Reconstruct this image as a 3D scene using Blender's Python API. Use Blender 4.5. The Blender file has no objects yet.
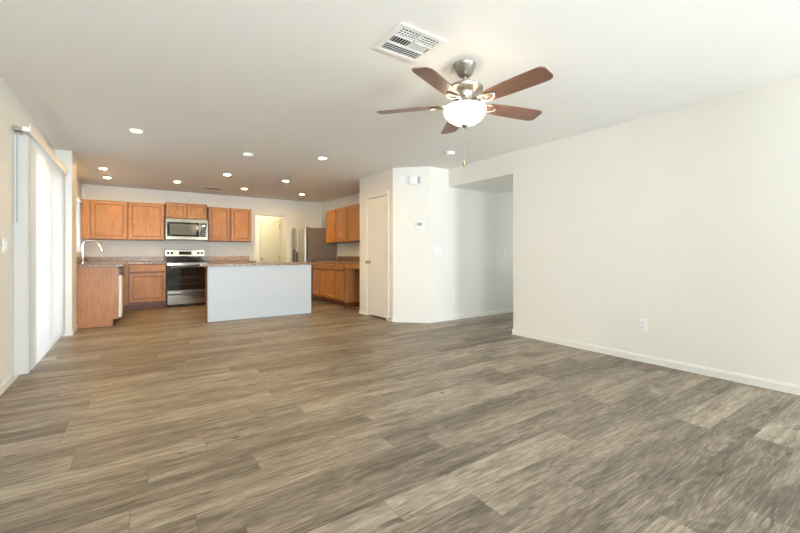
import bpy, bmesh, math, random
from mathutils import Vector, Matrix
random.seed(7)
C = bpy.context.scene.collection
SC = bpy.context.scene
PI = math.pi

# ------------------------------------------------------------------ camera
YAW = math.atan(265 / 388)
cd = bpy.data.cameras.new('camera'); cam = bpy.data.objects.new('camera', cd); C.objects.link(cam)
cam.location = (0, 0, 1.08); cam.rotation_euler = (PI / 2, 0, -YAW)
cd.sensor_width = 36; cd.lens = 388 / 800 * 36; cd.shift_y = -12.5 / 800
cd.clip_start = .02
SC.camera = cam
# ------------------------------------------------------------------ world, lights, exposure
vs = SC.view_settings
SC.display_settings.display_device = 'sRGB'
vs.view_transform = 'Standard'; vs.look = 'None'; vs.gamma = 1; vs.use_curve_mapping = False
vs.exposure = 0.84
w = bpy.data.worlds.new('daylight'); SC.world = w; w.use_nodes = True
w.node_tree.nodes['Background'].inputs[0].default_value = (.80, .90, 1, 1)
w.node_tree.nodes['Background'].inputs[1].default_value = 1.5
try:
    SC.cycles.max_bounces = 14; SC.cycles.diffuse_bounces = 8; SC.cycles.sample_clamp_indirect = 8
except Exception:
    pass

def area(name, loc, rot, sx, sy, power, col, spread=180):
    l = bpy.data.lights.new(name, 'AREA'); l.shape = 'RECTANGLE'; l.size = sx; l.size_y = sy
    l.energy = power; l.color = col; l.spread = math.radians(spread)
    o = bpy.data.objects.new(name, l); C.objects.link(o); o.location = loc; o.rotation_euler = rot
    return o
# daylight coming through the openings (each lamp sits outside its window; uplights and hall lamp are added)
for nm, xc, sx in (('left', .25, 1.7), ('right', 3.45, 1.1)):
    area('rear_%s_window_daylight' % nm, (xc, -2.62, 1.45), (PI / 2, 0, 0), sx, 1.6, 66 * sx, (.87, .94, 1))
    area('rear_%s_ground_bounce' % nm, (xc, -2.9, .75), (PI / 2 + .75, 0, 0), sx, 1.4, 108 * sx, (.91, .96, 1))  # unseen uplight, added to brighten the ceiling
area('sliding_door_daylight', (-1.30, 5.72, 1.1), (0, -PI / 2, 0), 2.1, 2.0, 74, (.66, .81, 1))
area('kitchen_window_daylight', (-1.15, 8.5, 1.6), (0, -PI / 2, 0), 1.0, 1.4, 25, (.9, .95, 1))
area('hall_added_light', (7.7, 4.1, 1.3), (0, PI / 2, 0), 1.8, 1.0, 20, (.86, .92, 1))  # lamp added past the unseen hall end to light the hall
area('laundry_room_light', (2.8, 10.35, 2.43), (0, 0, 0), .3, .3, 7, (1, .84, .50))
FAN_GLOW = 14.0
CAN_GLOW = 285.0

# ------------------------------------------------------------------ materials
def srgb(r, g, b):
    f = lambda c: (c / 255 / 12.92) if c / 255 <= .04045 else ((c / 255 + .055) / 1.055) ** 2.4
    return (f(r), f(g), f(b), 1)

class NT:
    def __init__(s, name):
        s.m = bpy.data.materials.new(name); s.m.use_nodes = True; s.t = s.m.node_tree
        s.b = s.t.nodes['Principled BSDF']; s.out = s.t.nodes['Material Output']
    def n(s, typ, **kw):
        nd = s.t.nodes.new(typ)
        for k, v in kw.items(): setattr(nd, k, v)
        return nd
    def link(s, a, b): s.t.links.new(a, b)
    def put(s, sock, v):
        if isinstance(v, bpy.types.NodeSocket): s.link(v, sock)
        else: sock.default_value = v
    def math(s, op, a, b=0.0, c=0.0):
        nd = s.n('ShaderNodeMath', operation=op)
        s.put(nd.inputs[0], a); s.put(nd.inputs[1], b); s.put(nd.inputs[2], c)
        return nd.outputs[0]
    def pos(s):
        return s.n('ShaderNodeTexCoord').outputs['Object']
    def vmul(s, v, k):
        nd = s.n('ShaderNodeVectorMath', operation='MULTIPLY'); s.put(nd.inputs[0], v); nd.inputs[1].default_value = k
        return nd.outputs[0]
    def vec(s, x, y, z=0.0):
        nd = s.n('ShaderNodeCombineXYZ'); s.put(nd.inputs[0], x); s.put(nd.inputs[1], y); s.put(nd.inputs[2], z)
        return nd.outputs[0]
    def noise(s, v, scale, detail=3, rough=.5, dist=0.0):
        nd = s.n('ShaderNodeTexNoise'); s.put(nd.inputs['Vector'], v)
        nd.inputs['Scale'].default_value = scale; nd.inputs['Detail'].default_value = detail
        nd.inputs['Roughness'].default_value = rough; nd.inputs['Distortion'].default_value = dist
        return nd.outputs[0]
    def ramp(s, f, stops):
        nd = s.n('ShaderNodeValToRGB'); s.put(nd.inputs[0], f); e = nd.color_ramp.elements
        while len(e) < len(stops): e.new(.5)
        for i, (p, c) in enumerate(stops):
            e[i].position = p; e[i].color = c if len(c) == 4 else (*c, 1)
        return nd.outputs[0]
    def mix(s, f, a, b, mode='MIX'):
        nd = s.n('ShaderNodeMix', data_type='RGBA', blend_type=mode)
        s.put(nd.inputs[0], f); s.put(nd.inputs[6], a); s.put(nd.inputs[7], b)
        return nd.outputs[2]
    def bump(s, h, strength, dist=.002):
        nd = s.n('ShaderNodeBump'); s.put(nd.inputs['Height'], h)
        nd.inputs['Strength'].default_value = strength; nd.inputs['Distance'].default_value = dist
        s.link(nd.outputs[0], s.b.inputs['Normal'])
    def set(s, **kw):
        for k, v in kw.items():
            s.put(s.b.inputs[{'color': 'Base Color', 'rough': 'Roughness', 'metal': 'Metallic', 'spec': 'Specular IOR Level',
                              'emit': 'Emission Color', 'es': 'Emission Strength', 'coat': 'Coat Weight', 'trans': 'Transmission Weight'}[k]], v)
        return s

def paint(name, col, rough=.6, bump=.0, scale=70):
    t = NT(name)
    p = t.pos(); f = t.noise(p, 2.2, 2)
    a = tuple(c * .985 for c in col[:3]) + (1,); b = tuple(min(1, c * 1.015) for c in col[:3]) + (1,)
    t.set(color=t.mix(f, a, b), rough=rough, spec=.35)
    if bump: t.bump(t.noise(p, scale, 3, .55), bump, .004)
    return t.m

def metal(name, col, rough=.3, brush=None):
    t = NT(name); t.set(color=col, rough=rough, metal=1.0)
    v = t.vmul(t.pos(), brush or (40, 40, 40)); f = t.noise(v, 1, 3)
    t.set(rough=t.math('MULTIPLY_ADD', f, .12, rough - .06))
    return t.m

def oak(name, lo, hi, vert=True, axis='z'):
    t = NT(name)
    k = {'z': (1, 1, .09), 'x': (.09, 1, 1), 'y': (1, .09, 1)}[axis]
    p = t.pos()
    v = t.vmul(p, k)
    fig = t.noise(v, 7, 2, .5, .6)
    ring = t.math('SINE', t.math('MULTIPLY', fig, 70))
    fine = t.noise(t.vmul(p, tuple(c * 1.0 for c in k)), 150, 3, .6)
    big = t.noise(p, 3, 2)
    f = t.math('MULTIPLY_ADD', ring, .07, t.math('MULTIPLY_ADD', fine, .55, t.math('MULTIPLY', big, .4)))
    t.set(color=t.ramp(f, [(.22, lo), (.72, hi)]), rough=.38, spec=.45)
    t.bump(fine, .15, .0008)
    return t.m

def floor_material():
    t = NT('grey_brown_plank_floor')
    sep = t.n('ShaderNodeSeparateXYZ'); t.link(t.pos(), sep.inputs[0]); x, y = sep.outputs[0], sep.outputs[1]
    W, L = .182, 1.22
    yw = t.math('DIVIDE', t.math('ADD', y, 20.03), W); row = t.math('FLOOR', yw); fy = t.math('FRACT', yw)
    wn = t.n('ShaderNodeTexWhiteNoise', noise_dimensions='1D'); t.link(row, wn.inputs['W'])
    xo = t.math('ADD', t.math('DIVIDE', t.math('ADD', x, 20), L), t.math('MULTIPLY', wn.outputs[0], 7.3))
    col = t.math('FLOOR', xo); fx = t.math('FRACT', xo)
    w2 = t.n('ShaderNodeTexWhiteNoise', noise_dimensions='2D'); t.link(t.vec(row, col), w2.inputs['Vector'])
    rid = w2.outputs[0]
    ox = t.math('MULTIPLY_ADD', rid, 61, x); oy = t.math('MULTIPLY_ADD', rid, 23, y)
    blotch = t.noise(t.vec(t.math('MULTIPLY', ox, 1.0), t.math('MULTIPLY', oy, 5.5)), 1.6, 4, .6, .4)
    streak = t.noise(t.vec(t.math('MULTIPLY', ox, 1.6), t.math('MULTIPLY', oy, 26)), 1.7, 5, .65, .3)
    fine = t.noise(t.vec(t.math('MULTIPLY', ox, 7), t.math('MULTIPLY', oy, 150)), 1, 4, .65)
    hair = t.noise(t.vec(t.math('MULTIPLY', ox, 16), t.math('MULTIPLY', oy, 420)), 1, 2, .6)
    fig = t.noise(t.vec(t.math('MULTIPLY', ox, .8), t.math('MULTIPLY', oy, 6.5)), 1.2, 2, .5, .5)
    ring = t.math('SINE', t.math('MULTIPLY', fig, 80))
    def add(f, v, k): return t.math('MULTIPLY_ADD', t.math('SUBTRACT', v, .5), k, f)
    f = add(add(add(add(.5, blotch, .50), streak, .34), fine, .50), rid, .16)
    f = add(f, hair, .42)
    f = t.math('MULTIPLY_ADD', ring, .035, f)
    base = t.ramp(f, [(.22, srgb(58, 50, 42)), (.42, srgb(108, 97, 84)), (.55, srgb(141, 129, 113)), (.78, srgb(190, 178, 159))])
    dk = t.noise(t.vec(t.math('MULTIPLY_ADD', ox, 1.5, 9.7), t.math('MULTIPLY', oy, 19)), 1.4, 4, .6, .5)
    base = t.mix(t.math('MULTIPLY', t.ramp(dk, [(.57, (0, 0, 0)), (.72, (1, 1, 1))]), .62), base, srgb(70, 56, 43))
    knot = t.noise(t.vec(t.math('MULTIPLY', ox, 2.6), t.math('MULTIPLY', oy, 11)), 2.2, 3, .55, .8)
    kf = t.ramp(knot, [(.64, (0, 0, 0)), (.71, (1, 1, 1))])
    base = t.mix(t.math('MULTIPLY', kf, .75), base, srgb(62, 49, 39))
    ey = t.math('MINIMUM', fy, t.math('SUBTRACT', 1, fy)); ex = t.math('MINIMUM', fx, t.math('SUBTRACT', 1, fx))
    sy = t.math('LESS_THAN', ey, .008); sx = t.math('LESS_THAN', ex, .0016)
    seam = t.math('MAXIMUM', sy, sx)
    base = t.mix(t.math('MULTIPLY', seam, .42), base, srgb(60, 48, 38))
    t.set(color=base, rough=t.math('MULTIPLY_ADD', fine, .16, .36), spec=.42)
    t.bump(t.math('SUBTRACT', t.math('MULTIPLY', fine, .6), seam), .18, .0015)
    return t.m

def laminate():
    t = NT('brown_speckled_laminate')
    p = t.pos()
    a = t.noise(p, 38, 4, .7); b = t.noise(p, 120, 2, .6); c = t.noise(p, 9, 3)
    f = t.math('MULTIPLY_ADD', a, .6, t.math('MULTIPLY_ADD', b, .35, t.math('MULTIPLY', c, .15)))
    t.set(color=t.ramp(f, [(.38, srgb(58, 38, 24)), (.48, srgb(106, 76, 52)), (.56, srgb(140, 108, 80)), (.68, srgb(190, 166, 138))]), rough=.28, spec=.5)
    return t.m

def glow(name, col, strength):
    t = NT(name); t.set(color=(.9, .9, .9, 1), rough=.4, emit=col, es=strength)
    v = t.noise(t.pos(), 12, 2); t.set(es=t.math('MULTIPLY', t.math('MULTIPLY_ADD', v, .2, .9), strength))
    return t.m

def translucent(name, col, amount):
    t = NT(name); t.t.nodes.remove(t.b)
    d = t.n('ShaderNodeBsdfDiffuse'); tr = t.n('ShaderNodeBsdfTranslucent'); mx = t.n('ShaderNodeMixShader')
    f = t.noise(t.vmul(t.pos(), (60, 60, 4)), 1, 2)
    cc = t.mix(f, tuple(c * .97 for c in col[:3]) + (1,), col)
    t.link(cc, d.inputs[0]); t.link(cc, tr.inputs[0]); mx.inputs[0].default_value = amount
    t.link(d.outputs[0], mx.inputs[1]); t.link(tr.outputs[0], mx.inputs[2]); t.link(mx.outputs[0], t.out.inputs[0])
    return t.m

def pane_glass():
    t = NT('window_glass'); t.t.nodes.remove(t.b)
    a = t.n('ShaderNodeBsdfTransparent'); g = t.n('ShaderNodeBsdfGlossy'); g.inputs['Roughness'].default_value = .02
    fr = t.n('ShaderNodeFresnel'); mx = t.n('ShaderNodeMixShader'); a.inputs[0].default_value = (.95, .97, .97, 1)
    t.link(fr.outputs[0], mx.inputs[0]); t.link(a.outputs[0], mx.inputs[1]); t.link(g.outputs[0], mx.inputs[2]); t.link(mx.outputs[0], t.out.inputs[0])
    return t.m

M = {
    'wall': paint('warm_white_wall_paint', (.81, .795, .745, 1), .55, .22, 75),
    'ceil': paint('ceiling_paint', (.85, .84, .81, 1), .7, .25, 60),
    'trim': paint('white_trim_paint', (.81, .80, .76, 1), .38),
    'door': paint('white_door_paint', (.80, .785, .745, 1), .38),
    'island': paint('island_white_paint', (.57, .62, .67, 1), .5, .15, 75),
    'door_cream': paint('cream_door_paint', (.66, .62, .52, 1), .4),
    'plastic': paint('white_plastic', (.86, .86, .86, 1), .35),
    'plastic_grey': paint('grey_plastic', (.35, .36, .37, 1), .4),
    'dark': paint('dark_slot', (.02, .02, .02, 1), .6),
    'black': paint('black_plastic', (.015, .015, .017, 1), .3),
    'cream': paint('cream_enamel', (.80, .76, .66, 1), .3),
    'floor': floor_material(),
    'oak': oak('honey_oak_vertical', srgb(142, 88, 40), srgb(194, 140, 80)),
    'oak_x': oak('honey_oak_horizontal', srgb(142, 88, 40), srgb(194, 140, 80), axis='x'),
    'oak_y': oak('honey_oak_horizontal_side', srgb(142, 88, 40), srgb(194, 140, 80), axis='y'),
    'oak_gap_shade': oak('oak_darkened_for_gap_shade', srgb(96, 54, 24), srgb(138, 86, 46)),  # same oak darkened, so gaps between doors and drawers read as shadow
    'oak_panel': oak('oak_veneer_end_panel', srgb(158, 100, 60), srgb(196, 138, 92)),
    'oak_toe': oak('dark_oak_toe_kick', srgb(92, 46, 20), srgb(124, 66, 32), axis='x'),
    'walnut': oak('walnut_fan_blade', srgb(98, 68, 54), srgb(146, 108, 90), axis='x'),
    'laminate': laminate(),
    'steel': metal('brushed_stainless_steel', (.34, .31, .27, 1), .17, (2, 90, 90)),
    'steel_dark': metal('stainless_steel_dulled_reflection', (.20, .175, .13, 1), .2, (2, 90, 90)),  # same stainless, colour darkened to hold down bright ceiling reflections
    'steel_v': metal('brushed_stainless_steel_upright', (.42, .39, .35, 1), .30, (90, 90, 2)),
    'nickel': metal('brushed_nickel', (.44, .41, .36, 1), .30),
    'chrome': metal('polished_chrome', (.82, .82, .84, 1), .10),
    'brass': metal('antique_brass', (.34, .27, .17, 1), .35),
    'fridge_side': paint('grey_brown_enamel', (.20, .165, .135, 1), .45),
    'rack': paint('dim_oven_rack', (.05, .045, .04, 1), .4),
    'glass_black': NT('black_oven_glass').set(color=(.012, .012, .014, 1), rough=.06, spec=.6).m,
    'glass_grey': NT('microwave_window_glass').set(color=(.11, .115, .10, 1), rough=.10, spec=.6).m,
    'vane': translucent('white_vinyl_vane', (.86, .85, .83, 1), .45),
    'slat': translucent('white_vinyl_slat', (.88, .88, .88, 1), .4),
    'glass': pane_glass(),
    'bowl': glow('frosted_glass_bowl_lit', (1, .80, .56, 1), FAN_GLOW),
    'lens': glow('frosted_lens_lit', (1, .64, .23, 1), CAN_GLOW),
    'display': glow('clock_display', (.5, .8, 1, 1), .25),
}

# ------------------------------------------------------------------ mesh helpers
def BM(): return bmesh.new()
def box(bm, a, b, bev=0):
    """axis-aligned box from corner a to corner b"""
    lo = [min(a[i], b[i]) for i in range(3)]; hi = [max(a[i], b[i]) for i in range(3)]
    g = bmesh.ops.create_cube(bm, size=1)['verts']
    for v in g:
        v.co = Vector([(lo[i] + hi[i]) / 2 + v.co[i] * (hi[i] - lo[i]) for i in range(3)])
    if bev:
        es = {e for v in g for e in v.link_edges}
        bmesh.ops.bevel(bm, geom=list(es), offset=bev, segments=2, affect='EDGES', profile=.6)
    return bm
def prism(bm, poly, z0, z1):
    lo = [bm.verts.new((x, y, z0)) for x, y in poly]; hi = [bm.verts.new((x, y, z1)) for x, y in poly]
    n = len(poly)
    bm.faces.new(lo[::-1]); bm.faces.new(hi)
    for i in range(n): bm.faces.new((lo[i], lo[(i + 1) % n], hi[(i + 1) % n], hi[i]))
    return bm
def lathe(bm, prof, seg=32, c=(0, 0, 0), axis='z'):
    rings = []
    for r, h in prof:
        ring = []
        for k in range(seg):
            a = 2 * PI * k / seg; p = (r * math.cos(a), r * math.sin(a), h)
            if axis == 'y': p = (p[0], p[2], p[1])
            if axis == 'x': p = (p[2], p[0], p[1])
            ring.append(bm.verts.new((p[0] + c[0], p[1] + c[1], p[2] + c[2])))
        rings.append(ring)
    for A, B in zip(rings, rings[1:]):
        for k in range(seg): bm.faces.new((A[k], A[(k + 1) % seg], B[(k + 1) % seg], B[k]))
    bm.faces.new(rings[0][::-1]); bm.faces.new(rings[-1])
    return bm
def tube(bm, pts, rad, seg=12):
    pts = [Vector(p) for p in pts]; rings = []
    rad = rad if isinstance(rad, (list, tuple)) else [rad] * len(pts)
    up = Vector((0, 0, 1)); prev = None
    for i, p in enumerate(pts):
        t = (pts[min(i + 1, len(pts) - 1)] - pts[max(i - 1, 0)]).normalized()
        if prev is None:
            n = t.cross(up)
            if n.length < .05: n = t.cross(Vector((1, 0, 0)))
        else: n = prev - t * prev.dot(t)
        n.normalize(); prev = n; b = t.cross(n)
        rings.append([bm.verts.new(p + (n * math.cos(2 * PI * k / seg) + b * math.sin(2 * PI * k / seg)) * rad[i]) for k in range(seg)])
    for A, B in zip(rings, rings[1:]):
        for k in range(seg): bm.faces.new((A[k], A[(k + 1) % seg], B[(k + 1) % seg], B[k]))
    bm.faces.new(rings[0][::-1]); bm.faces.new(rings[-1])
    return bm
def framed(bm, mp, u0, u1, w0, w1, t=.030, rail=.055, rec=.007):
    """cabinet door: eased slab edge, flat frame, bevelled step down to a flat centre panel. mp(u, w, d) gives the place, d outwards."""
    def loop(i, d): return [bm.verts.new(mp(*q, d)) for q in ((u0 + i, w0 + i), (u1 - i, w0 + i), (u1 - i, w1 - i), (u0 + i, w1 - i))]
    L = [loop(0, 0), loop(0, t - .004), loop(.004, t), loop(rail, t), loop(rail + .003, t - .018), loop(rail + .012, t - .018), loop(rail + .020, t - rec)]
    for A, B in zip(L, L[1:]):
        for k in range(4): bm.faces.new((A[k], A[(k + 1) % 4], B[(k + 1) % 4], B[k]))
    bm.faces.new(L[0][::-1]); bm.faces.new(L[-1])
    return bm
def slabfront(bm, mp, u0, u1, w0, w1, t=.030):
    def loop(i, d): return [bm.verts.new(mp(*q, d)) for q in ((u0 + i, w0 + i), (u1 - i, w0 + i), (u1 - i, w1 - i), (u0 + i, w1 - i))]
    L = [loop(0, 0), loop(0, t - .006), loop(.007, t)]
    for A, B in zip(L, L[1:]):
        for k in range(4): bm.faces.new((A[k], A[(k + 1) % 4], B[(k + 1) % 4], B[k]))
    bm.faces.new(L[0][::-1]); bm.faces.new(L[-1])
    return bm
def faceY(Y): return lambda u, w, d: (u, Y - d, w)          # front looks towards -Y
def faceX(X): return lambda u, w, d: (X - d, u, w)          # front looks towards -X

def worldloc(o):
    v = Vector((0, 0, 0))
    while o: v = v + o.location; o = o.parent
    return v
def obj(name, bm, mat, parent=None, smooth=False, loc=None, local=False):
    """link a bmesh (built in world coordinates unless local) as one mesh object"""
    bmesh.ops.recalc_face_normals(bm, faces=bm.faces[:])
    me = bpy.data.meshes.new(name); 
    o = bpy.data.objects.new(name, me); C.objects.link(o)
    if parent: o.parent = parent
    if loc is not None: o.location = Vector(loc) - (worldloc(parent) if parent else Vector((0, 0, 0)))
    if not local:
        bmesh.ops.translate(bm, verts=bm.verts[:], vec=-worldloc(o))
    bm.to_mesh(me); bm.free()
    if mat: me.materials.append(M[mat] if isinstance(mat, str) else mat)
    if smooth:
        for p in me.polygons: p.use_smooth = True
        try: me.set_sharp_from_angle(angle=math.radians(38))
        except Exception: pass
    return o
def tag(o, label, cat, group=None):
    o['label'] = label; o['category'] = cat
    if group: o['group'] = group
    return o
def thing(name, label, cat, loc=(0, 0, 0), group=None):
    o = bpy.data.objects.new(name, None); C.objects.link(o); o.location = loc; o.empty_display_size = .1
    return tag(o, label, cat, group)
def struct(name, bm, mat, parent=None, **kw):
    o = obj(name, bm, mat, parent, **kw)
    if not parent: o['kind'] = 'structure'
    return o
def dup(root, loc, label, rotz=None):
    r = root.copy(); C.objects.link(r); r.location = loc; r['label'] = label
    if rotz is not None: r.rotation_euler = (0, 0, rotz)
    for ch in root.children:
        c = ch.copy(); C.objects.link(c); c.parent = r
        for g in ch.children:
            d = g.copy(); C.objects.link(d); d.parent = c
    return r

# ------------------------------------------------------------------ the setting
H = 2.45
XL, XR = -.86, 4.20           # living room side walls
YR, YB = -2.40, 9.78          # rear wall, kitchen back wall
XK = 4.14                     # kitchen right wall
XP = 3.39                     # pantry door wall
YH = 4.755                    # hall wall
HD = 2.165                    # header underside
struct('floor', box(BM(), (-1.0, -2.55, -.1), (7.65, 11.2, 0)), 'floor')
struct('ceiling', box(BM(), (-1.0, -2.55, H), (7.65, 11.2, H + .1)), 'ceil')
b = BM()   # left wall with the sliding door opening and the kitchen window opening
DY0, DY1, DZ = 4.86, 6.60, 2.07
WY0, WY1, WZ0, WZ1 = 7.85, 9.40, 1.10, 2.07
T = XL - .14
box(b, (T, -2.55, 0), (XL, DY0, H)); box(b, (T, DY0, DZ), (XL, DY1, H)); box(b, (T, DY1, 0), (XL, WY0, H))
box(b, (T, WY0, 0), (XL, WY1, WZ0)); box(b, (T, WY0, WZ1), (XL, WY1, H)); box(b, (T, WY1, 0), (XL, YB, H))
box(b, (XL, 6.72, 0), (-.69, 7.20, H), .012)     # the thick pier past the blinds
struct('wall_left', b, 'wall')
b = BM()   # back wall with the laundry doorway
LX0, LX1, LZ = 2.415, 3.165, 2.035
box(b, (T, YB, 0), (LX0, YB + .1, H)); box(b, (LX0, YB, LZ), (LX1, YB + .1, H)); box(b, (LX1, YB, 0), (XK + .1, YB + .1, H))
struct('wall_back', b, 'wall')
b = BM()
box(b, (LX0 - .35, YB + .1, 0), (LX0 - .25, 11.0, H)); box(b, (LX1 + .6, YB + .1, 0), (LX1 + .7, 11.0, H)); box(b, (LX0 - .35, 10.95, 0), (LX1 + .7, 11.05, H))
struct('wall_laundry', b, 'wall')
struct('wall_kitchen_right', box(BM(), (XK, YH + .1, 0), (XK + .1, YB, H)), 'wall')
b = BM()   # pantry: door wall, chamfered corner, kitchen side
PY0, PY1, PZ = 5.335, 5.995, 2.055
C0, C1 = (XP, 5.165), (3.80, YH)
box(b, (XP, 5.165, 0), (XP + .1, PY0, H)); box(b, (XP, PY0, PZ), (XP + .1, PY1, H)); box(b, (XP, PY1, 0), (XP + .1, 6.27, H))
box(b, (XP + .1, 6.17, 0), (XK, 6.27, H))
prism(b, [C0, C1, (3.84, YH + .1), (XP + .1, 5.207)], 0, H)
struct('wall_pantry', b, 'wall')
struct('wall_hall', box(BM(), (3.80, YH, 0), (7.55, YH + .1, H)), 'wall')
b = box(BM(), (XR, -2.55, 0), (XR + .12, 3.45, H)); box(b, (XR, 3.45, HD), (5.37, YH, H))
struct('wall_right', b, 'wall')
struct('wall_hall_front', box(BM(), (XR + .12, 3.35, 0), (7.55, 3.45, H)), 'wall')
b = BM()
box(b, (7.5, 3.45, 0), (7.6, 3.6, H)); box(b, (7.5, 4.6, 0), (7.6, YH, H)); box(b, (7.5, 3.6, 2.1), (7.6, 4.6, H)); box(b, (7.5, 3.6, 0), (7.6, 4.6, .5))
struct('wall_hall_end', b, 'wall')
b = BM()   # rear wall, behind the camera, with its window
RZ0, RZ1 = .6, 2.25
RW = ((-.65, 1.15), (2.88, 4.02))
for a_, c_ in ((T, RW[0][0]), (RW[0][1], RW[1][0]), (RW[1][1], XR)): box(b, (a_, YR - .12, 0), (c_, YR, H))
for a_, c_ in RW: box(b, (a_, YR - .12, 0), (c_, YR, RZ0)); box(b, (a_, YR - .12, RZ1), (c_, YR, H))
struct('wall_rear', b, 'wall')

def winframe(name, mp, u0, u1, w0, w1, fw, mull, depth=.05):
    b = BM()
    def bx(a0, a1, c0, c1): 
        p, q = mp(a0, c0, 0), mp(a1, c1, depth); box(b, p, q)
    bx(u0, u0 + fw, w0, w1); bx(u1 - fw, u1, w0, w1); bx(u0 + fw, u1 - fw, w0, w0 + fw); bx(u0 + fw, u1 - fw, w1 - fw, w1)
    for m_ in mull: bx(m_ - fw / 2, m_ + fw / 2, w0 + fw, w1 - fw)
    f = struct(name, b, 'trim')
    p, q = mp(u0 + fw, w0 + fw, depth * .45), mp(u1 - fw, w1 - fw, depth * .55)
    obj('glass_pane', box(BM(), p, q), 'glass', f)
    return f
winframe('door_1', lambda u, w, d: (XL - .05 - d, u, w), DY0, DY1, 0.0, DZ, .06, [(DY0 + DY1) / 2])
winframe('window_1', lambda u, w, d: (XL - .08 - d, u, w), WY0, WY1, WZ0, WZ1, .045, [(WY0 + WY1) / 2])
winframe('window_2', lambda u, w, d: (u, YR - .05 - d, w), *RW[0], RZ0, RZ1, .05, [sum(RW[0]) / 2])
winframe('window_4', lambda u, w, d: (u, YR - .05 - d, w), *RW[1], RZ0, RZ1, .05, [])
winframe('window_3_added', lambda u, w, d: (7.52 + d, u, w), 3.6, 4.6, .5, 2.1, .05, [])  # unseen hall end window, added as an opening for the hall lamp

# baseboards
BH, BT = .072, .012
def bb(name, runs):
    b = BM()
    for (x0, y0, x1, y1) in runs:
        d = Vector((x1 - x0, y1 - y0)); n = Vector((-d.y, d.x)).normalized()
        P0, P1 = Vector((x0, y0)), Vector((x1, y1))
        prism(b, [tuple(P0), tuple(P1), tuple(P1 + n * BT), tuple(P0 + n * BT)], 0, BH - .012)
        prism(b, [tuple(P0), tuple(P1), tuple(P1 + n * BT * .5), tuple(P0 + n * BT * .5)], BH - .012, BH)
    struct(name, b, 'trim')
bb('baseboard_left', [(XL, 4.80, XL, YR)])
bb('baseboard_pier', [(-.69 + BT, 6.72, XL, 6.72), (-.69, 7.20, -.69, 6.72 - BT)])
bb('baseboard_pantry', [(XP, 5.165 - .004, XP, PY0 - .058), (XP, PY1 + .058, XP, 6.27), (3.80, YH, XP, 5.165)])
bb('baseboard_hall', [(7.5, YH, 3.80 - .004, YH)])
bb('baseboard_right', [(XR, YR, XR, 3.45 + BT), (XR, 3.45, 7.5, 3.45)])
bb('baseboard_rear', [(XL, YR, XR, YR)])
# doorway trim round the laundry doorway
b = BM(); cw = .018
box(b, (LX0 - cw, YB - .016, 0), (LX0, YB, LZ + cw), .004); box(b, (LX1, YB - .016, 0), (LX1 + cw, YB, LZ + cw), .004)
box(b, (LX0, YB - .016, LZ), (LX1, YB, LZ + cw), .004)
struct('trim_1', b, 'trim')
# laundry-side door, seen through the doorway
d3 = struct('door_3', box(BM(), (2.83, 10.90, .01), (3.37, 10.948, 2.03), .004), 'door_cream')
obj('door_knob', lathe(BM(), [(.012, 0), (.012, -.03), (.027, -.04), (.03, -.055), (.02, -.07)], 16, (2.86, 10.90, .95), 'y'), 'brass', d3, True)
obj('hinge', box(BM(), (3.345, 10.890, 1.80), (3.365, 10.90, 1.90)), 'brass', d3)
obj('hinge', box(BM(), (3.345, 10.890, .95), (3.365, 10.90, 1.05)), 'brass', d3)
# pantry door in its frame
b = BM()
box(b, (XP - .014, PY0 - .055, 0), (XP, PY0, PZ + .055), .003); box(b, (XP - .014, PY1, 0), (XP, PY1 + .055, PZ + .055), .003); box(b, (XP - .014, PY0, PZ), (XP, PY1, PZ + .055), .003)
box(b, (XP, PY0, 0), (XP + .09, PY0 + .008, PZ)); box(b, (XP, PY1 - .008, 0), (XP + .09, PY1, PZ)); box(b, (XP, PY0, PZ - .008), (XP + .09, PY1, PZ))
struct('trim_2', b, 'trim')
d2 = struct('door_2', box(BM(), (XP + .008, PY0 + .0145, .024), (XP + .043, PY1 - .0145, PZ - .016), .003), 'door')
b = lathe(BM(), [(.031, .004), (.031, -.002), (.013, -.008), (.012, -.028), (.024, -.036), (.029, -.052), (.022, -.066), (.006, -.069)], 20, (XP, PY1 - .075, .94), 'x')
obj('door_knob', b, 'brass', d2, True)['label'] = 'round antique brass knob'
for z in (.28, 1.05, 1.82):
    b = box(BM(), (XP - .002, PY0 + .006, z - .045), (XP + .004, PY0 + .022, z + .045)); tube(b, [(XP - .006, PY0 + .010, z - .046), (XP - .006, PY0 + .010, z + .046)], .0055, 8)
    obj('hinge', b, 'brass', d2)

# ------------------------------------------------------------------ kitchen cabinets
ZC = .885      # carcass top
def base_cabinet(label, x0, x1, yf, yb, doors, filler=0.0, group=None, toe_from=None):
    t = thing('base_cabinet', label, 'cabinet', ((x0 + x1) / 2, (yf + yb) / 2, 0), group)
    b = box(BM(), (x0, yf, .10), (x1, yb, ZC)); obj('body', b, 'oak_gap_shade', t)
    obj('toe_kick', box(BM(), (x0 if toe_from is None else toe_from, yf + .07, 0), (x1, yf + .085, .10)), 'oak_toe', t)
    if filler: obj('filler_strip', box(BM(), (x0, yf - .012, .10), (x0 + filler, yf, ZC)), 'oak', t)
    for (u0, u1) in doors:
        obj('door', framed(BM(), faceY(yf), u0, u1, .145, .704), 'oak', t)
        obj('drawer_front', slabfront(BM(), faceY(yf), u0, u1, .735, .868), 'oak_x', t)
    return t
base_cabinet('oak base cabinet with one drawer and one door left of the range', -.188, .520, 9.12, YB - .004, [(-.095, .508)], filler=.075, toe_from=-.186)
base_cabinet('oak base cabinet right of the range, mostly hidden behind the island', 1.300, 2.25, 9.12, YB - .004, [(1.31, 1.77), (1.78, 2.24)])

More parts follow.
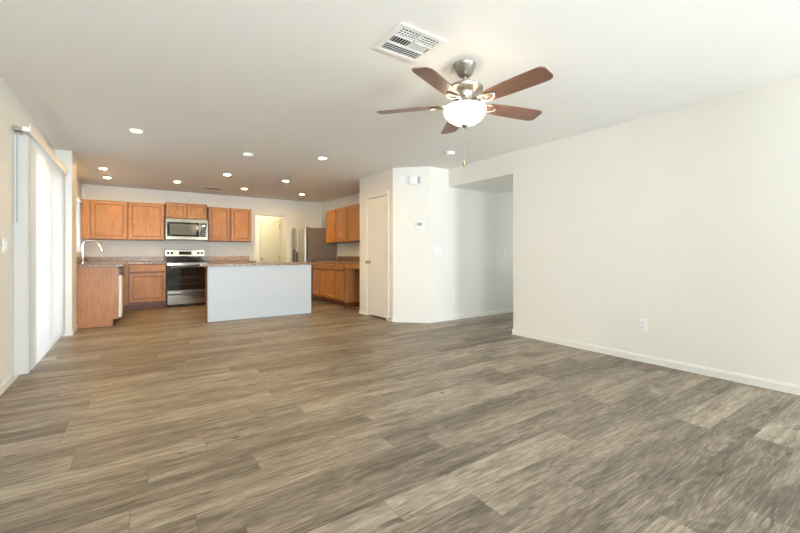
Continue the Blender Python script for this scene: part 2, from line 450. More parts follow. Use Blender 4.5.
def wall_cabinet(label, x0, x1, z0, z1, doors, yf=9.47, filler=None):
    t = thing('wall_cabinet', label, 'cabinet', ((x0 + x1) / 2, (yf + YB) / 2, z0))
    obj('body', box(BM(), (x0, yf, z0), (x1, YB - .003, z1)), 'oak_gap_shade', t)
    for (u0, u1) in doors:
        obj('door', framed(BM(), faceY(yf), u0, u1, z0 + .012, z1 - .014, rail=.052), 'oak', t)
    if filler: obj('filler_strip', box(BM(), (filler[0], yf - .012, z0), (filler[1], yf, z1)), 'oak', t)
    return t
wall_cabinet('wide two-door oak wall cabinet at the left, above the sink corner', -.855, .512, 1.362, 2.122, [(-.70, -.135), (-.108, .498)], filler=(-.855, -.716))
wall_cabinet('short two-door oak wall cabinet directly above the microwave', .526, 1.312, 1.832, 2.165, [(.54, .912), (.926, 1.298)])
wall_cabinet('two-door oak wall cabinet between the microwave and the laundry doorway', 1.326, 2.25, 1.362, 2.122, [(1.345, 1.765), (1.805, 2.235)])

# cabinets on the kitchen right wall look towards -X
XF = 3.48
def side_base(label, y0, y1, doors, panel=False):
    t = thing('base_cabinet', label, 'cabinet', ((XF + XK) / 2, (y0 + y1) / 2, 0))
    obj('body', box(BM(), (XF, y0, .10), (XK - .003, y1, ZC)), 'oak_gap_shade', t)
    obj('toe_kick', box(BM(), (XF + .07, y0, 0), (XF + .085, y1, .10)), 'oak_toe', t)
    if panel:
        p = obj('end_panel', box(BM(), (XF + .002, y0 - .006, .10), (XK - .003, y0, ZC)), 'oak_panel', t)
        obj('toe_kick', box(BM(), (XF + .075, y0 - .004, 0), (XK - .003, y0 + .008, .10)), 'oak_toe', t)
    for (u0, u1) in doors:
        obj('door', framed(BM(), faceX(XF), u0, u1, .135, .722, rail=.05), 'oak', t)
        obj('drawer_front', slabfront(BM(), faceX(XF), u0, u1, .756, .868), 'oak_y', t)
side_base('oak base cabinet beside the knee space, second away from the refrigerator', 7.075, 7.876, [(7.094, 7.440), (7.482, 7.858)], True)
side_base('oak base cabinet directly beside the refrigerator', 7.880, 8.735, [(7.898, 8.280), (8.322, 8.715)])
XU = 3.85
def side_upper(label, y0, y1, doors):
    t = thing('wall_cabinet', label, 'cabinet', ((XU + XK) / 2, (y0 + y1) / 2, 1.362))
    obj('body', box(BM(), (XU, y0, 1.345), (XK - .003, y1, 2.122)), 'oak_gap_shade', t)
    for (u0, u1) in doors:
        obj('door', framed(BM(), faceX(XU), u0, u1, 1.357, 2.108, rail=.05), 'oak', t)
side_upper('narrow single-door oak wall cabinet next to the refrigerator', 8.222, 8.79, [(8.248, 8.770)])
side_upper('oak wall cabinet nearest the white pantry corner', 7.02, 8.218, [(7.032, 7.622), (7.662, 8.196)])
t = thing('desk_apron', 'oak apron rail under the worktop over the open knee space', 'apron', (XF, 6.67, .79))
obj('rail', box(BM(), (XF, 6.275, .79), (XF + .02, 7.066, ZC)), 'oak_y', t)
obj('drawer_front', slabfront(BM(), faceX(XF), 6.32, 7.03, .80, .874, .016), 'oak_y', t)

# sink run along the left wall
b = prism(BM(), [(-.835, 0), (-.275, 0), (-.275, .10), (-.205, .10), (-.205, ZC), (-.835, ZC)], 7.262, 7.281)
for v in b.verts: v.co = (v.co.x, v.co.z, v.co.y)
tag(obj('cabinet_end_panel', b, 'oak_panel'), 'plain oak veneer panel closing the end of the sink counter', 'end panel')
t = thing('dishwasher', 'cream dishwasher seen edge-on behind the plain oak end panel', 'dishwasher', (-.5, 7.585, 0))
obj('tub', box(BM(), (-.82, 7.287, .11), (-.215, 7.885, ZC - .006)), 'cream', t)
b = box(BM(), (-.213, 7.287, .115), (-.168, 7.885, .755), .006); obj('door', b, 'cream', t)
b = box(BM(), (-.213, 7.287, .762), (-.160, 7.885, .872), .006); obj('control_panel', b, 'black', t)['label'] = 'black control strip'
obj('kick_plate', box(BM(), (-.275, 7.29, 0), (-.265, 7.88, .108)), 'black', t)
t = thing('sink_cabinet', 'oak cabinet under the sink, hidden behind the dishwasher', 'cabinet', (-.5, 8.3, 0))
obj('body', box(BM(), (-.84, 7.892, .10), (-.212, 8.80, ZC - .18)), 'oak_gap_shade', t)
obj('front_frame', box(BM(), (-.21, 7.892, ZC - .18), (-.19, 8.80, ZC)), 'oak', t)
fx = lambda u, w, d: (-.19 + d, u, w)
obj('door', framed(BM(), fx, 7.905, 8.34, .145, .715), 'oak', t); obj('door', framed(BM(), fx, 8.355, 8.79, .145, .715), 'oak', t)
obj('false_drawer_front', slabfront(BM(), fx, 7.905, 8.79, .735, .868), 'oak_y', t)
obj('toe_kick', box(BM(), (-.275, 7.892, 0), (-.26, 8.80, .10)), 'oak_toe', t)
t = thing('corner_cabinet', 'blind oak corner cabinet filling the corner left of the base cabinet', 'cabinet', (-.5, 9.3, 0))
obj('body', box(BM(), (-.84, 8.81, .10), (-.192, YB - .004, ZC)), 'oak_gap_shade', t)

# worktops
ZT = .925
SX0, SX1, SY0, SY1 = -.66, -.27, 7.98, 8.72
t = thing('kitchen_worktop', 'speckled brown laminate worktop running from the sink to the range', 'worktop', (-.5, 8.5, ZC))
b = BM(); e = .004
box(b, (XL + .003, 7.235, ZC), (-.145, SY0, ZT), e); box(b, (XL + .003, SY0, ZC), (SX0, SY1, ZT)); box(b, (SX1, SY0, ZC), (-.145, SY1, ZT)); box(b, (XL + .003, SY1, ZC), (-.145, 9.095, ZT))
box(b, (XL + .003, 9.095, ZC), (.522, YB - .003, ZT), e)
obj('slab', b, 'laminate', t)
b = box(BM(), (XL + .003, YB - .022, ZT), (.522, YB - .003, ZT + .10), .003); box(b, (XL + .003, 7.235, ZT), (XL + .022, YB - .022, ZT + .10), .003)
obj('backsplash', b, 'laminate', t)
t = thing('kitchen_worktop', 'short speckled laminate worktop right of the range', 'worktop', (1.78, 9.43, ZC))
obj('slab', box(BM(), (1.298, 9.095, ZC), (2.27, YB - .003, ZT), e), 'laminate', t)
obj('backsplash', box(BM(), (1.298, YB - .022, ZT), (2.27, YB - .003, ZT + .10), .003), 'laminate', t)
t = thing('kitchen_worktop', 'speckled laminate worktop between refrigerator and pantry, over the knee space', 'worktop', (3.8, 7.4, ZC))
obj('slab', box(BM(), (XF - .025, 6.274, ZC), (XK - .003, 8.76, ZT), e), 'laminate', t)
obj('backsplash', box(BM(), (XK - .022, 6.274, ZT), (XK - .003, 8.76, ZT + .10), .003), 'laminate', t)

# sink and faucet
t = thing('kitchen_sink', 'stainless drop-in sink let into the worktop below the kitchen window', 'sink', ((SX0 + SX1) / 2, (SY0 + SY1) / 2, .74))
b = BM()
def rect(x0, x1, y0, y1, z): return [b.verts.new(p) for p in ((x0, y0, z), (x1, y0, z), (x1, y1, z), (x0, y1, z))]
L = [rect(SX0 - .018, SX1 + .018, SY0 - .018, SY1 + .018, ZT + .0005), rect(SX0 - .015, SX1 + .015, SY0 - .015, SY1 + .015, ZT + .005), rect(SX0 + .012, SX1 - .012, SY0 + .012, SY1 - .012, ZT + .004),
     rect(SX0 + .03, SX1 - .03, SY0 + .03, SY1 - .03, .745)]
for A, B_ in zip(L, L[1:]):
    for k in range(4): b.faces.new((A[k], A[(k + 1) % 4], B_[(k + 1) % 4], B_[k]))
b.faces.new(L[-1])
obj('basin', b, 'steel', t)
obj('drain', lathe(BM(), [(.045, .7455), (.045, .748), (.03, .749)], 20, ((SX0 + SX1) / 2, (SY0 + SY1) / 2, 0)), 'chrome', t, True)
FX, FY = -.715, 8.25
t = thing('kitchen_faucet', 'tall chrome gooseneck pull-down faucet standing behind the sink', 'faucet', (FX, FY, ZT))
obj('base', lathe(BM(), [(.030, ZT), (.030, ZT + .006), (.024, ZT + .012), (.022, ZT + .09), (.016, ZT + .10)], 24, (FX, FY, 0)), 'chrome', t, True)
pts = [(FX, FY, ZT + .08), (FX, FY, ZT + .18), (FX, FY, ZT + .27)]
R_ = .11
for k in range(1, 12):
    a = PI - k * (PI * .93) / 11
    pts.append((FX + R_ + R_ * math.cos(a), FY, ZT + .27 + R_ * math.sin(a)))
obj('spout', tube(BM(), pts, .0155, 14), 'chrome', t, True)
p = Vector(pts[-1]); q = p + (p - Vector(pts[-2])).normalized() * .12
obj('spray_head', tube(BM(), [p, p.lerp(q, .15), p.lerp(q, .8), q], [.0165, .021, .024, .020], 14), 'chrome', t, True)
obj('handle', tube(BM(), [(FX + .01, FY - .01, ZT + .065), (FX + .03, FY - .045, ZT + .07), (FX + .055, FY - .09, ZT + .095)], [.012, .008, .006], 10), 'chrome', t, True)

# ------------------------------------------------------------------ range and microwave
x0, x1, yf = .530, 1.288, 9.075
t = thing('electric_range', 'stainless and black glass electric range between two oak base cabinets', 'range', ((x0 + x1) / 2, 9.42, 0))
b = box(BM(), (x0, yf + .03, .03), (x1, YB - .01, .905)); obj('body', b, 'black', t)
for px, py in ((x0 + .04, yf + .06), (x1 - .04, yf + .06), (x0 + .04, YB - .06), (x1 - .04, YB - .06)):
    obj('levelling_foot', lathe(BM(), [(.018, 0), (.018, .03)], 10, (px, py, 0)), 'black', t)
obj('cooktop', box(BM(), (x0 - .004, yf - .002, .905), (x1 + .004, YB - .075, .928), .004), 'glass_black', t)
b = box(BM(), (x0, YB - .10, .928), (x1, YB - .012, 1.025)); obj('backguard_riser', b, 'glass_black', t)
g = obj('backguard', box(BM(), (x0 - .002, YB - .112, 1.025), (x1 + .002, YB - .012, 1.170), .008), 'steel_dark', t)
for kx in (.055, .125, .635, .705):
    b = lathe(BM(), [(.026, YB - .112), (.026, YB - .118), (.020, YB - .120), (.018, YB - .138), (.012, YB - .140)], 20, (x0 + kx, 0, 1.10), 'y')
    obj('knob', b, 'black', g, True)
obj('display', box(BM(), (x0 + .26, YB - .1145, 1.065), (x0 + .50, YB - .111, 1.135)), 'glass_black', g)
obj('vent_strip', box(BM(), (x0, yf, .842), (x1, yf + .03, .902), .004), 'steel', t)
dr = obj('oven_door', box(BM(), (x0 + .004, yf - .012, .345), (x1 - .004, yf + .028, .836), .004), 'glass_black', t)
obj('door_trim', box(BM(), (x0 + .004, yf - .016, .262), (x1 - .004, yf + .028, .342), .004), 'steel', t)
b = tube(BM(), [(x0 + .05, yf - .055, .815), (x1 - .05, yf - .055, .815)], .010, 12)
for hx in (x0 + .09, x1 - .09): tube(b, [(hx, yf - .01, .80), (hx, yf - .055, .80)], .008, 8)
obj('handle', b, 'steel', dr, True)
b = BM()
for z in (.47, .60):
    box(b, (x0 + .11, yf - .0128, z), (x1 - .11, yf - .0118, z + .006))
obj('rack_line', b, 'rack', dr)
b = BM(); lx = x0 + .255                                   # small dark maker's mark on the steel band, too small to read
for k, wd in enumerate((.022, .026, .024, .026, .022, .024, .026)):
    box(b, (lx, yf - .0168, .287), (lx + wd, yf - .0155, .312)); lx += wd + .012
obj('badge', b, 'black', t)
obj('drawer', box(BM(), (x0 + .004, yf - .012, .055), (x1 - .004, yf + .028, .246), .004), 'steel', t)

yf = 9.38
t = thing('microwave', 'stainless over-the-range microwave with dark glass door', 'microwave', ((x0 + x1) / 2, 9.58, 1.37))
X0, X1 = .526, 1.312
obj('body', box(BM(), (X0, yf + .02, 1.375), (X1, YB - .005, 1.828)), 'black', t)
b = BM()
box(b, (X0, yf, 1.748), (X1, yf + .022, 1.826), .003); box(b, (X0, yf, 1.388), (X1, yf + .022, 1.452), .003)
box(b, (X0, yf, 1.452), (X0 + .022, yf + .022, 1.748)); box(b, (X1 - .022, yf, 1.452), (X1, yf + .022, 1.748)); 
obj('face_frame', b, 'steel_dark', t)
d = obj('door', box(BM(), (X0 + .022, yf + .003, 1.452), (X0 + .615, yf + .02, 1.748)), 'glass_black', t)
obj('window', box(BM(), (X0 + .07, yf + .001, 1.487), (X0 + .56, yf + .004, 1.715)), 'glass_grey', d)
b = tube(BM(), [(X0 + .63, yf - .035, 1.45), (X0 + .63, yf - .035, 1.75)], .013, 12)
for z in (1.47, 1.73): tube(b, [(X0 + .63, yf + .005, z), (X0 + .63, yf - .035, z)], .009, 8)
obj('handle', b, 'steel_v', d, True)
cp = obj('control_panel', box(BM(), (X0 + .645, yf + .003, 1.452), (X1 - .022, yf + .02, 1.748)), 'glass_black', t)
obj('display', box(BM(), (X0 + .675, yf + .001, 1.668), (X1 - .045, yf + .004, 1.712)), 'display', cp)
b = BM()
for i in range(3):
    for j in range(4): box(b, (X0 + .672 + i * .03, yf + .001, 1.475 + j * .042), (X0 + .692 + i * .03, yf + .0035, 1.497 + j * .042))
obj('keypad', b, 'plastic_grey', cp)
obj('vent_grille', box(BM(), (X0, yf + .004, 1.372), (X1, yf + .03, 1.386)), 'black', t)

# ------------------------------------------------------------------ refrigerator (front looks towards -X)
fx0, fy0, fy1, fz = 3.30, 8.80, 9.71, 1.72
t = thing('refrigerator', 'stainless side-by-side refrigerator with grey-brown side in the far right corner', 'refrigerator', (3.72, 9.25, 0))
obj('body', box(BM(), (fx0 + .075, fy0 + .003, .03), (4.12, fy1 - .003, fz - .012), .006), 'fridge_side', t)
ys = 9.33
for (a_, c_, nm) in ((fy0, ys - .004, 'fresh'), (ys + .004, fy1, 'freezer')):
    dd = obj('door', box(BM(), (fx0, a_, .09), (fx0 + .068, c_, fz), .014), 'steel_v', t)
    hy = ys - .035 if nm == 'fresh' else ys + .035
    obj('handle', box(BM(), (fx0 - .012, hy - .014, .50), (fx0 + .004, hy + .014, 1.14), .004), 'black', dd)['label'] = 'black recessed grip'
    if nm == 'freezer': obj('dispenser', box(BM(), (fx0 - .004, ys + .12, .82), (fx0 + .01, fy1 - .09, 1.20)), 'black', dd)['label'] = 'black water and ice dispenser'
obj('grille', box(BM(), (fx0 + .02, fy0 + .02, .0), (fx0 + .075, fy1 - .02, .085)), 'black', t)
for py in (fy0 + .02, fy1 - .12):
    obj('hinge_cover', box(BM(), (fx0 + .01, py, fz - .012), (fx0 + .13, py + .10, fz + .012), .004), 'plastic_grey', t)

# ------------------------------------------------------------------ island
ix0, ix1, iy = .953, 2.662, 6.78
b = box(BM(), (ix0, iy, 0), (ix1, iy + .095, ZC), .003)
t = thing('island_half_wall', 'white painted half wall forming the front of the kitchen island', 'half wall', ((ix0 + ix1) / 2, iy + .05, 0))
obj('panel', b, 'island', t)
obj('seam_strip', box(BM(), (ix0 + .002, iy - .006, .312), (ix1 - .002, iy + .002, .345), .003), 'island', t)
t = thing('island_cabinet', 'oak island cabinet showing a thin edge behind the white half wall', 'cabinet', ((ix0 + ix1) / 2, 6.98, 0))
b = prism(BM(), [(iy + .097, 0), (7.00, 0), (7.00, .10), (7.07, .10), (7.07, ZC), (iy + .097, ZC)], ix0 + .004, ix1 - .004)
for v in b.verts: v.co = (v.co.z, v.co.x, v.co.y)
obj('body', b, 'oak_gap_shade', t)
fb = lambda u, w, d: (u, 7.07 + d, w)
for k in range(4):
    u0 = ix0 + .02 + k * .42
    obj('door', framed(BM(), fb, u0, u0 + .40, .13, .865), 'oak', t)
tag(obj('island_worktop', box(BM(), (ix0 - .065, iy - .03, ZC), (ix1 + .045, 7.12, ZT), .004), 'laminate'), 'long speckled brown laminate worktop lying on the white island', 'worktop')

# ------------------------------------------------------------------ blinds
t = thing('vertical_blind', 'tall white vertical blind closed across the sliding glass door', 'blind', (-.76, 5.65, 0))
b = box(BM(), (-.80, 4.57, 2.135), (-.74, 6.70, 2.175), .003)
obj('head_rail', b, 'trim', t)
b = box(BM(), (-.742, 4.52, 2.108), (-.736, 6.70, 2.192), .002)
obj('valance', b, 'trim', t)
for py in (4.64, 5.6, 6.6):
    obj('bracket', box(BM(), (XL, py, 2.14), (-.795, py + .03, 2.18)), 'nickel', t)
obj('end_clip', box(BM(), (-.855, 4.56, 2.135), (-.80, 4.60, 2.165), .004), 'nickel', t)
def vane_mesh():
    b = BM(); n = 6; Wv = .089
    for side in (0, 1): pass
    lo, hi = [], []
    for k in range(n + 1):
        u = (k / n - .5) * Wv; d = .006 * (1 - (2 * k / n - 1) ** 2)
        for s_, dd in ((0, 0), (1, .0012)):
            pass
        lo.append((b.verts.new((u, d, .04)), b.verts.new((u, d + .0012, .04)))); hi.append((b.verts.new((u, d, 2.105)), b.verts.new((u, d + .0012, 2.105))))
    for k in range(n):
        for s_ in (0, 1): b.faces.new((lo[k][s_], lo[k + 1][s_], hi[k + 1][s_], hi[k][s_]))
        b.faces.new((lo[k][0], lo[k + 1][0], lo[k + 1][1], lo[k][1])); b.faces.new((hi[k][0], hi[k + 1][0], hi[k + 1][1], hi[k][1]))
    for k in (0, n): b.faces.new((lo[k][0], lo[k][1], hi[k][1], hi[k][0]))
    return b
v0 = obj('vane', vane_mesh(), 'vane', t, True, local=True)
NV = 25
for k in range(NV + 6):
    v = v0 if k == 0 else v0.copy()
    if k: C.objects.link(v); v.parent = t
    if k < NV:
        wp = Vector((-.772, 4.735 + k * .0805, 0)); rz = PI / 2 - math.radians(14 + 5 * math.sin(k * 2.1))
    else:
        wp = Vector((-.812, 4.605 + (k - NV) * .013, 0)); rz = math.radians(1 + (k - NV))
    v.location = wp - Vector(t.location); v.rotation_euler = (0, 0, rz)
obj('wand', tube(BM(), [(-.835, 4.60, 2.13), (-.835, 4.597, 1.35)], .003, 8), 'plastic_grey', t)
obj('chain_weight', box(BM(), (-.852, 4.60, .025), (-.838, 4.615, .05), .002), 'plastic', t)

t = thing('window_blind', 'white slatted blind in the kitchen window beside the sink', 'blind', (XL + .024, 8.6, WZ0))
obj('head_rail', box(BM(), (XL + .001, WY0 - .02, WZ1 - .03), (XL + .045, WY1 + .02, WZ1 + .03)), 'trim', t)
b = BM(); z = WZ0 + .05
while z < WZ1 - .07:
    s0 = len(b.verts)
    box(b, (-.024, WY0 - .015, -.0012), (.024, WY1 + .015, .0012)); b.verts.ensure_lookup_table()
    for v in b.verts[s0:]: v.co = Matrix.Rotation(math.radians(50), 3, 'Y') @ v.co + Vector((XL + .024, 0, z))
    z += .042
obj('slats', b, 'slat', t)
obj('bottom_rail', box(BM(), (XL + .004, WY0 - .015, WZ0 - .01), (XL + .044, WY1 + .015, WZ0 + .016)), 'trim', t)
for py in (WY0 + .25, WY1 - .25):
    obj('lift_cord', tube(BM(), [(XL + .024, py, WZ0), (XL + .024, py, WZ1 - .03)], .0012, 6), 'plastic', t)

# ------------------------------------------------------------------ ceiling fan
FCX, FCY, FZ = 1.972, 2.055, 2.150
t = thing('ceiling_fan', 'five-blade brown ceiling fan with a lit glass bowl and nickel housing', 'ceiling fan', (FCX, FCY, H))
c3 = (FCX, FCY, 0)
obj('canopy', lathe(BM(), [(.082, H), (.082, H - .010), (.076, H - .018), (.046, H - .082), (.034, H - .090), (.016, H - .092)], 40, c3), 'nickel', t, True)
obj('downrod', lathe(BM(), [(.0125, H - .091), (.0125, 2.29)], 20, c3), 'nickel', t, True)
obj('motor_housing', lathe(BM(), [(.022, 2.312), (.030, 2.304), (.060, 2.298), (.116, 2.288), (.132, 2.276), (.128, 2.262), (.100, 2.248), (.078, 2.235), (.070, 2.205), (.078, 2.196), (.080, 2.172), (.055, 2.164)], 48, c3), 'nickel', t, True)
obj('light_fitter', lathe(BM(), [(.055, 2.166), (.060, 2.158), (.128, 2.150), (.130, 2.142), (.05, 2.141)], 40, c3), 'nickel', t, True)
bowl = obj('glass_bowl', lathe(BM(), [(.126, 2.141), (.146, 2.134), (.150, 2.118), (.143, 2.088), (.120, 2.055), (.085, 2.032), (.045, 2.020), (.012, 2.017)], 48, c3), 'bowl', t, True)
obj('finial', lathe(BM(), [(.010, 2.020), (.026, 2.016), (.024, 2.006), (.012, 1.998), (.008, 1.990)], 20, c3), 'nickel', t, True)
def blade_bm():
    b = BM(); prof = []
    pts_u = [(.185, .052), (.24, .062), (.36, .069), (.50, .073), (.60, .074), (.632, .070), (.650, .058), (.658, .040)]
    outl = [(u, v) for u, v in pts_u] + [(u, -v) for u, v in pts_u[::-1]]
    lo = [b.verts.new((u, v, -.003)) for u, v in outl]; hi = [b.verts.new((u, v, .003)) for u, v in outl]
    n = len(outl)
    b.faces.new(lo[::-1]); b.faces.new(hi)
    for i in range(n): b.faces.new((lo[i], lo[(i + 1) % n], hi[(i + 1) % n], hi[i]))
    return b
def bracket_bm():
    b = BM()
    for s_ in (-1, 1): tube(b, [(.07, s_ * .010, .012), (.115, s_ * .022, .004), (.17, s_ * .038, -.006), (.205, s_ * .040, -.008), (.245, s_ * .022, -.008), (.262, 0, -.007)], [.009, .008, .008, .007, .007, .006], 8)
    tube(b, [(.165, -.034, -.006), (.165, .034, -.006)], .007, 8)
    return b
bl0 = obj('blade', blade_bm(), 'walnut', t, local=True); br0 = obj('blade_bracket', bracket_bm(), 'nickel', bl0, True, local=True)
A0 = -85
for k in range(5):
    bl = bl0 if k == 0 else bl0.copy()
    if k:
        C.objects.link(bl); bl.parent = t
        br = br0.copy(); C.objects.link(br); br.parent = bl
    bl.location = (0, 0, FZ + .012 - H)
    bl.rotation_euler = (Matrix.Rotation(math.radians(A0 + 72 * k), 3, 'Z') @ Matrix.Rotation(math.radians(-12), 3, 'X')).to_euler()
cx_, cy_ = FCX - .008, FCY + .012
b = tube(BM(), [(FCX + .045, FCY + .055, 2.16), (FCX + .045, FCY + .055, 1.765)], .0011, 6)
pc = obj('pull_chain', b, 'brass', t)
obj('pull_knob', lathe(BM(), [(.003, 1.768), (.009, 1.762), (.0115, 1.748), (.008, 1.734), (.003, 1.730)], 14, (FCX + .045, FCY + .055, 0)), 'brass', pc, True)

# ------------------------------------------------------------------ recessed lights
def can(loc, label):
    t = thing('recessed_light', label, 'recessed light', loc, 'recessed ceiling lights')
    b = lathe(BM(), [(.076, 0), (.076, -.004), (.070, -.007), (.052, -.007), (.048, -.0035), (.048, 0)], 32)
    bmesh.ops.translate(b, verts=b.verts[:], vec=(0, 0, 0)); obj('trim_ring', b, 'trim', t, True, local=True)
    obj('lens', lathe(BM(), [(.0475, -.0005), (.0475, -.0035), (.040, -.004)], 32), 'lens', t, True, local=True)
    return t
spots = [((0.01, 5.21), 'lit recessed light nearest the vertical blind, left one of the front pair'),
         ((2.21, 5.20), 'lit recessed light in front of the pantry corner, right one of the front pair'),
         ((-.42, 7.82), 'lit recessed light at the far left, the nearer of two over the sink'),
         ((-.41, 8.70), 'lit recessed light at the far left, the farther of two over the sink'),
         ((.66, 8.45), 'lit recessed light in front of the range'),
         ((1.31, 7.20), 'lit recessed light above the left half of the island'),
         ((1.90, 8.575), 'lit recessed light just right of the dark kitchen ceiling register'),
         ((2.33, 7.22), 'lit recessed light above the right half of the island'),
         ((3.165, 8.62), 'lit recessed light in front of the refrigerator')]
can0 = None
for (x, y), lb in spots:
    if can0 is None: can0 = can((x, y, H), lb)
    else: dup(can0, (x, y, H), lb)

# ------------------------------------------------------------------ ceiling registers
vx0, vx1, vy0, vy1 = 1.298, 1.655, 1.885, 2.225
t = thing('ceiling_register', 'square white four-way air register beside the ceiling fan', 'air register', ((vx0 + vx1) / 2, (vy0 + vy1) / 2, H))
b = BM(); fr = .036; z0, z1 = H - .010, H
ym = (vy0 + fr + .088, vy0 + fr + .172)
box(b, (vx0, vy0, z0), (vx1, vy0 + fr, z1), .003); box(b, (vx0, vy1 - fr, z0), (vx1, vy1, z1), .003); box(b, (vx0, vy0 + fr, z0), (vx0 + fr, vy1 - fr, z1), .003); box(b, (vx1 - fr, vy0 + fr, z0), (vx1, vy1 - fr, z1), .003)
for y_ in ym: box(b, (vx0 + fr, y_ - .006, z0), (vx1 - fr, y_ + .006, z1))
xm = (vx0 + vx1) / 2
box(b, (xm - .006, vy0 + fr, z0), (xm + .006, ym[1], z1))
obj('frame', b, 'trim', t)
obj('duct_opening', box(BM(), (vx0 + .01, vy0 + .01, H - .0015), (vx1 - .01, vy1 - .01, H)), 'dark', t)
def slat(b, c, size, rot, ax):
    s0 = len(b.verts); box(b, tuple(-s / 2 for s in size), tuple(s / 2 for s in size)); b.verts.ensure_lookup_table()
    for v in b.verts[s0:]: v.co = Matrix.Rotation(rot, 3, ax) @ v.co + Vector(c)
b = BM()
for y_ in (.022, .044, .066): slat(b, ((vx0 + vx1) / 2, vy0 + fr + y_, H - .006), (vx1 - vx0 - 2 * fr, .0035, .006), 0, 'X')
for k in range(11): slat(b, (vx0 + fr + .024 + k * .0236, vy0 + fr + .041, H - .006), (.004, .076, .006), 0, 'Y')
obj('louver_grid', b, 'trim', t)
b = BM()
for k in range(6): slat(b, (vx0 + fr + .014 + k * .0205, (ym[0] + ym[1]) / 2, H - .0065), (.012, .070, .002), math.radians(-65), 'Y')
for k in range(6): slat(b, (xm + .016 + k * .0205, (ym[0] + ym[1]) / 2, H - .0065), (.017, .070, .002), math.radians(35), 'Y')
obj('side_louvers', b, 'trim', t)
b = BM()
for k in range(4): slat(b, ((vx0 + vx1) / 2, ym[1] + .016 + k * .0205, H - .0065), (vx1 - vx0 - 2 * fr, .017, .002), math.radians(32), 'X')
obj('long_louvers', b, 'trim', t)

kx, ky = 1.345, 8.86
t = thing('ceiling_register', 'narrow dark-slotted air register in the kitchen ceiling', 'air register', (kx, ky, H))
b = BM(); wx, wy = .17, .085
box(b, (kx - wx, ky - wy, H - .008), (kx + wx, ky - wy + .022, H)); box(b, (kx - wx, ky + wy - .022, H - .008), (kx + wx, ky + wy, H))
for x_ in (kx - wx, kx - .01, kx + wx - .022): box(b, (x_, ky - wy, H - .008), (x_ + .022, ky + wy, H))
obj('frame', b, 'trim', t)
obj('duct_opening', box(BM(), (kx - wx + .01, ky - wy + .01, H - .0015), (kx + wx - .01, ky + wy - .01, H)), 'dark', t)
b = BM()
for k in range(3): slat(b, (kx, ky - .036 + k * .036, H - .007), (2 * wx - .03, .002, .013), math.radians(-20), 'X')
obj('louvers', b, 'black', t)

# ------------------------------------------------------------------ detectors
def detector(x, y, label):
    t = thing('smoke_detector', label, 'smoke detector', (x, y, H))
    obj('base', lathe(BM(), [(.070, H), (.070, H - .010), (.066, H - .012)], 32, (x, y, 0)), 'plastic', t, True)
    obj('cover', lathe(BM(), [(.066, H - .012), (.062, H - .030), (.050, H - .038), (.020, H - .040)], 32, (x, y, 0)), 'plastic', t, True)
    obj('sounder_vent', lathe(BM(), [(.014, H - .0405), (.014, H - .042), (.008, H - .043)], 12, (x + .028, y, 0.002)), 'plastic_grey', t)
detector(1.278, 5.564, 'round white smoke detector above the island side of the ceiling, left of the fan')
detector(3.50, 3.94, 'round white smoke detector close to the header over the hall opening')
t = thing('motion_sensor', 'tiny white corner sensor below the ceiling at the far left', 'sensor', (-.83, 9.74, 2.39))
obj('case', box(BM(), (-.858, 9.735, 2.385), (-.80, YB - .001, 2.435), .008), 'plastic', t)
obj('eye', lathe(BM(), [(.010, 9.736), (.009, 9.731), (.004, 9.729)], 12, (-.829, 0, 2.405), 'y'), 'plastic_grey', t)

# ------------------------------------------------------------------ wall devices. o = centre on the wall, u = direction along the wall, n = outward
def wallbox(b, o, u, n, u0, u1, w0, w1, d0, d1, bev=0):
    o, u, n = Vector(o), Vector(u).normalized(), Vector(n).normalized()
    s0 = len(b.verts); box(b, (u0, w0, d0), (u1, w1, d1), bev); b.verts.ensure_lookup_table()
    for v in b.verts[s0:]: v.co = o + u * v.co.x + Vector((0, 0, 1)) * v.co.y + n * v.co.z
    return b
def outlet(o, u, n, label):
    t = thing('wall_outlet', label, 'outlet', o)
    obj('cover_plate', wallbox(BM(), o, u, n, -.036, .036, -.058, .058, 0, .006, .002), 'plastic', t)
    for s_ in (-1, 1):
        r = obj('socket', wallbox(BM(), o, u, n, -.017, .017, s_ * .020 - .014, s_ * .020 + .014, .005, .0075, .001), 'plastic', t)
        b = BM()
        for x_ in (-.006, .006): wallbox(b, o, u, n, x_ - .0012, x_ + .0012, s_ * .020 - .003, s_ * .020 + .007, .0072, .0079)
        wallbox(b, o, u, n, -.002, .002, s_ * .020 - .010, s_ * .020 - .006, .0072, .0079)
        obj('slots', b, 'dark', r)
def switch(o, u, n, gangs, label):
    t = thing('light_switch', label, 'light switch', o)
    W2 = .036 + .023 * (gangs - 1)
    obj('cover_plate', wallbox(BM(), o, u, n, -W2, W2, -.058, .058, 0, .006, .002), 'plastic', t)
    for g in range(gangs):
        c = (g - (gangs - 1) / 2) * .046
        b = wallbox(BM(), o, u, n, c - .016, c + .016, -.033, .033, .005, .0095, .002)
        obj('rocker', b, 'plastic', t)
S2 = 1 / math.sqrt(2)
Nch, Uch = (-S2, -S2, 0), (S2, -S2, 0)
def onch(x, z): return (x, 5.165 + (C1[1] - C0[1]) * (x - C0[0]) / (C1[0] - C0[0]), z)
outlet((XR, 1.835, .37), (0, 1, 0), (-1, 0, 0), 'white duplex outlet low on the long right wall')
outlet((4.30, YH, .37), (1, 0, 0), (0, -1, 0), 'white duplex outlet low on the hall wall beneath the triple switch')
outlet((-.36, YB, 1.17), (1, 0, 0), (0, -1, 0), 'white outlet above the worktop nearest the faucet')
outlet((.289, YB, 1.17), (1, 0, 0), (0, -1, 0), 'white outlet above the worktop just left of the range')
outlet((1.86, YB, 1.17), (1, 0, 0), (0, -1, 0), 'white outlet above the worktop right of the range')
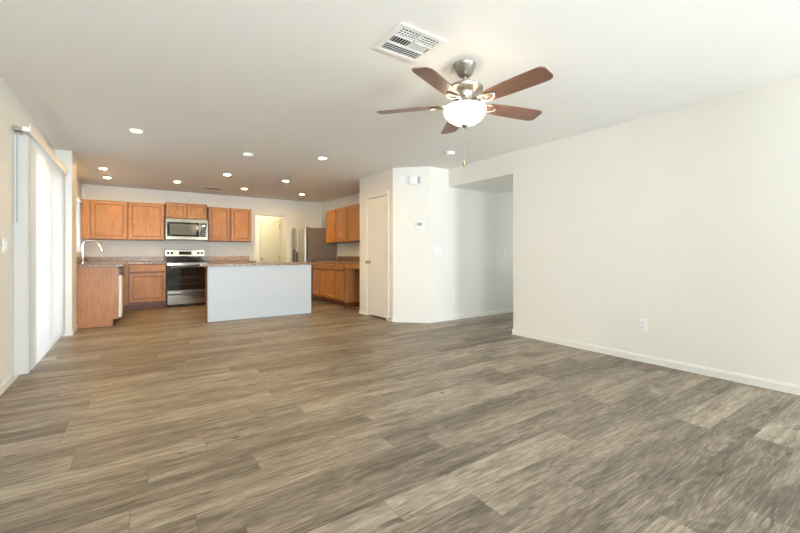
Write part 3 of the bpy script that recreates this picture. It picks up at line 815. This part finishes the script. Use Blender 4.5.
switch((3.965, YH, 1.135), (1, 0, 0), (0, -1, 0), 3, 'white triple light switch on the hall wall beside the pantry corner')
switch((5.54, YH, 1.115), (1, 0, 0), (0, -1, 0), 1, 'single white light switch far down the hall wall')
switch((XL, 4.35, 1.15), (0, 1, 0), (1, 0, 0), 2, 'white double light switch on the left wall before the blind')
o = onch(3.640, 2.235)
t = thing('door_chime', 'white door chime box high on the angled pantry corner', 'door chime', o)
obj('cover', wallbox(BM(), o, Uch, Nch, -.082, .082, -.062, .062, 0, .045, .005), 'plastic', t)
obj('side_grille', wallbox(BM(), o, Uch, Nch, .082, .088, -.058, .058, .004, .04), 'plastic_grey', t)
b = BM()
for k in range(5): wallbox(b, o, Uch, Nch, -.06, .03, -.045 + k * .022, -.042 + k * .022, .0445, .0455)
obj('face_slots', b, 'plastic', t)
obj('sound_slot', wallbox(BM(), o, Uch, Nch, .052, .078, -.054, .054, .044, .0462), 'plastic_grey', t)
o = onch(3.500, 2.25)
t = thing('blank_cover', 'small white blank plate left of the door chime', 'cover plate', o)
obj('cover_plate', wallbox(BM(), o, Uch, Nch, -.038, .038, -.062, .062, 0, .008, .002), 'plastic', t)
b = BM()
for z in (-.042, .042): wallbox(b, o, Uch, Nch, -.003, .003, z - .003, z + .003, .0075, .0085)
obj('screws', b, 'plastic_grey', t)
o = onch(3.698, 1.535)
t = thing('thermostat', 'white digital thermostat at eye level on the angled pantry corner', 'thermostat', o)
obj('case', wallbox(BM(), o, Uch, Nch, -.068, .068, -.060, .060, 0, .026, .005), 'plastic', t)
obj('screen', wallbox(BM(), o, Uch, Nch, -.042, .035, -.012, .036, .0255, .0268), 'plastic_grey', t)
b = BM()
for k in range(4): wallbox(b, o, Uch, Nch, -.045 + k * .024, -.030 + k * .024, -.042, -.030, .0255, .0275)
obj('buttons', b, 'plastic', t)

# door stops on the baseboards
def stop(o, n, label):
    t = thing('door_stop', label, 'door stop', o)
    o, n = Vector(o), Vector(n).normalized()
    pts = [o + n * (k / 40 * .06) for k in range(41)]
    obj('spring', tube(BM(), [o, o + n * .006, o + n * .008, o + n * .058], [.011, .011, .006, .0055], 12), 'brass', t, True)
    obj('tip', tube(BM(), [o + n * .056, o + n * .060, o + n * .072], [.007, .010, .009], 12), 'plastic', t, True)
stop((XR + .03, 3.45 + BT, .05), (0, 1, 0), 'small spring door stop on the end of the right wall at the hall opening')
stop((XP - BT, 5.215, .05), (-1, 0, 0), 'small spring door stop on the pantry baseboard beside the door hinges')

# repeats share a group
GROUPS = {'wall_outlet': 'white wall outlets', 'light_switch': 'white light switches', 'wall_cabinet': 'oak wall cabinets', 'base_cabinet': 'oak base cabinets',
          'kitchen_worktop': 'laminate worktops along the kitchen walls', 'smoke_detector': 'ceiling smoke detectors', 'ceiling_register': 'ceiling air registers', 'door_stop': 'spring door stops'}
for o in C.objects:
    g = GROUPS.get(o.name.split('.')[0])
    if g and o.parent is None: o['group'] = g
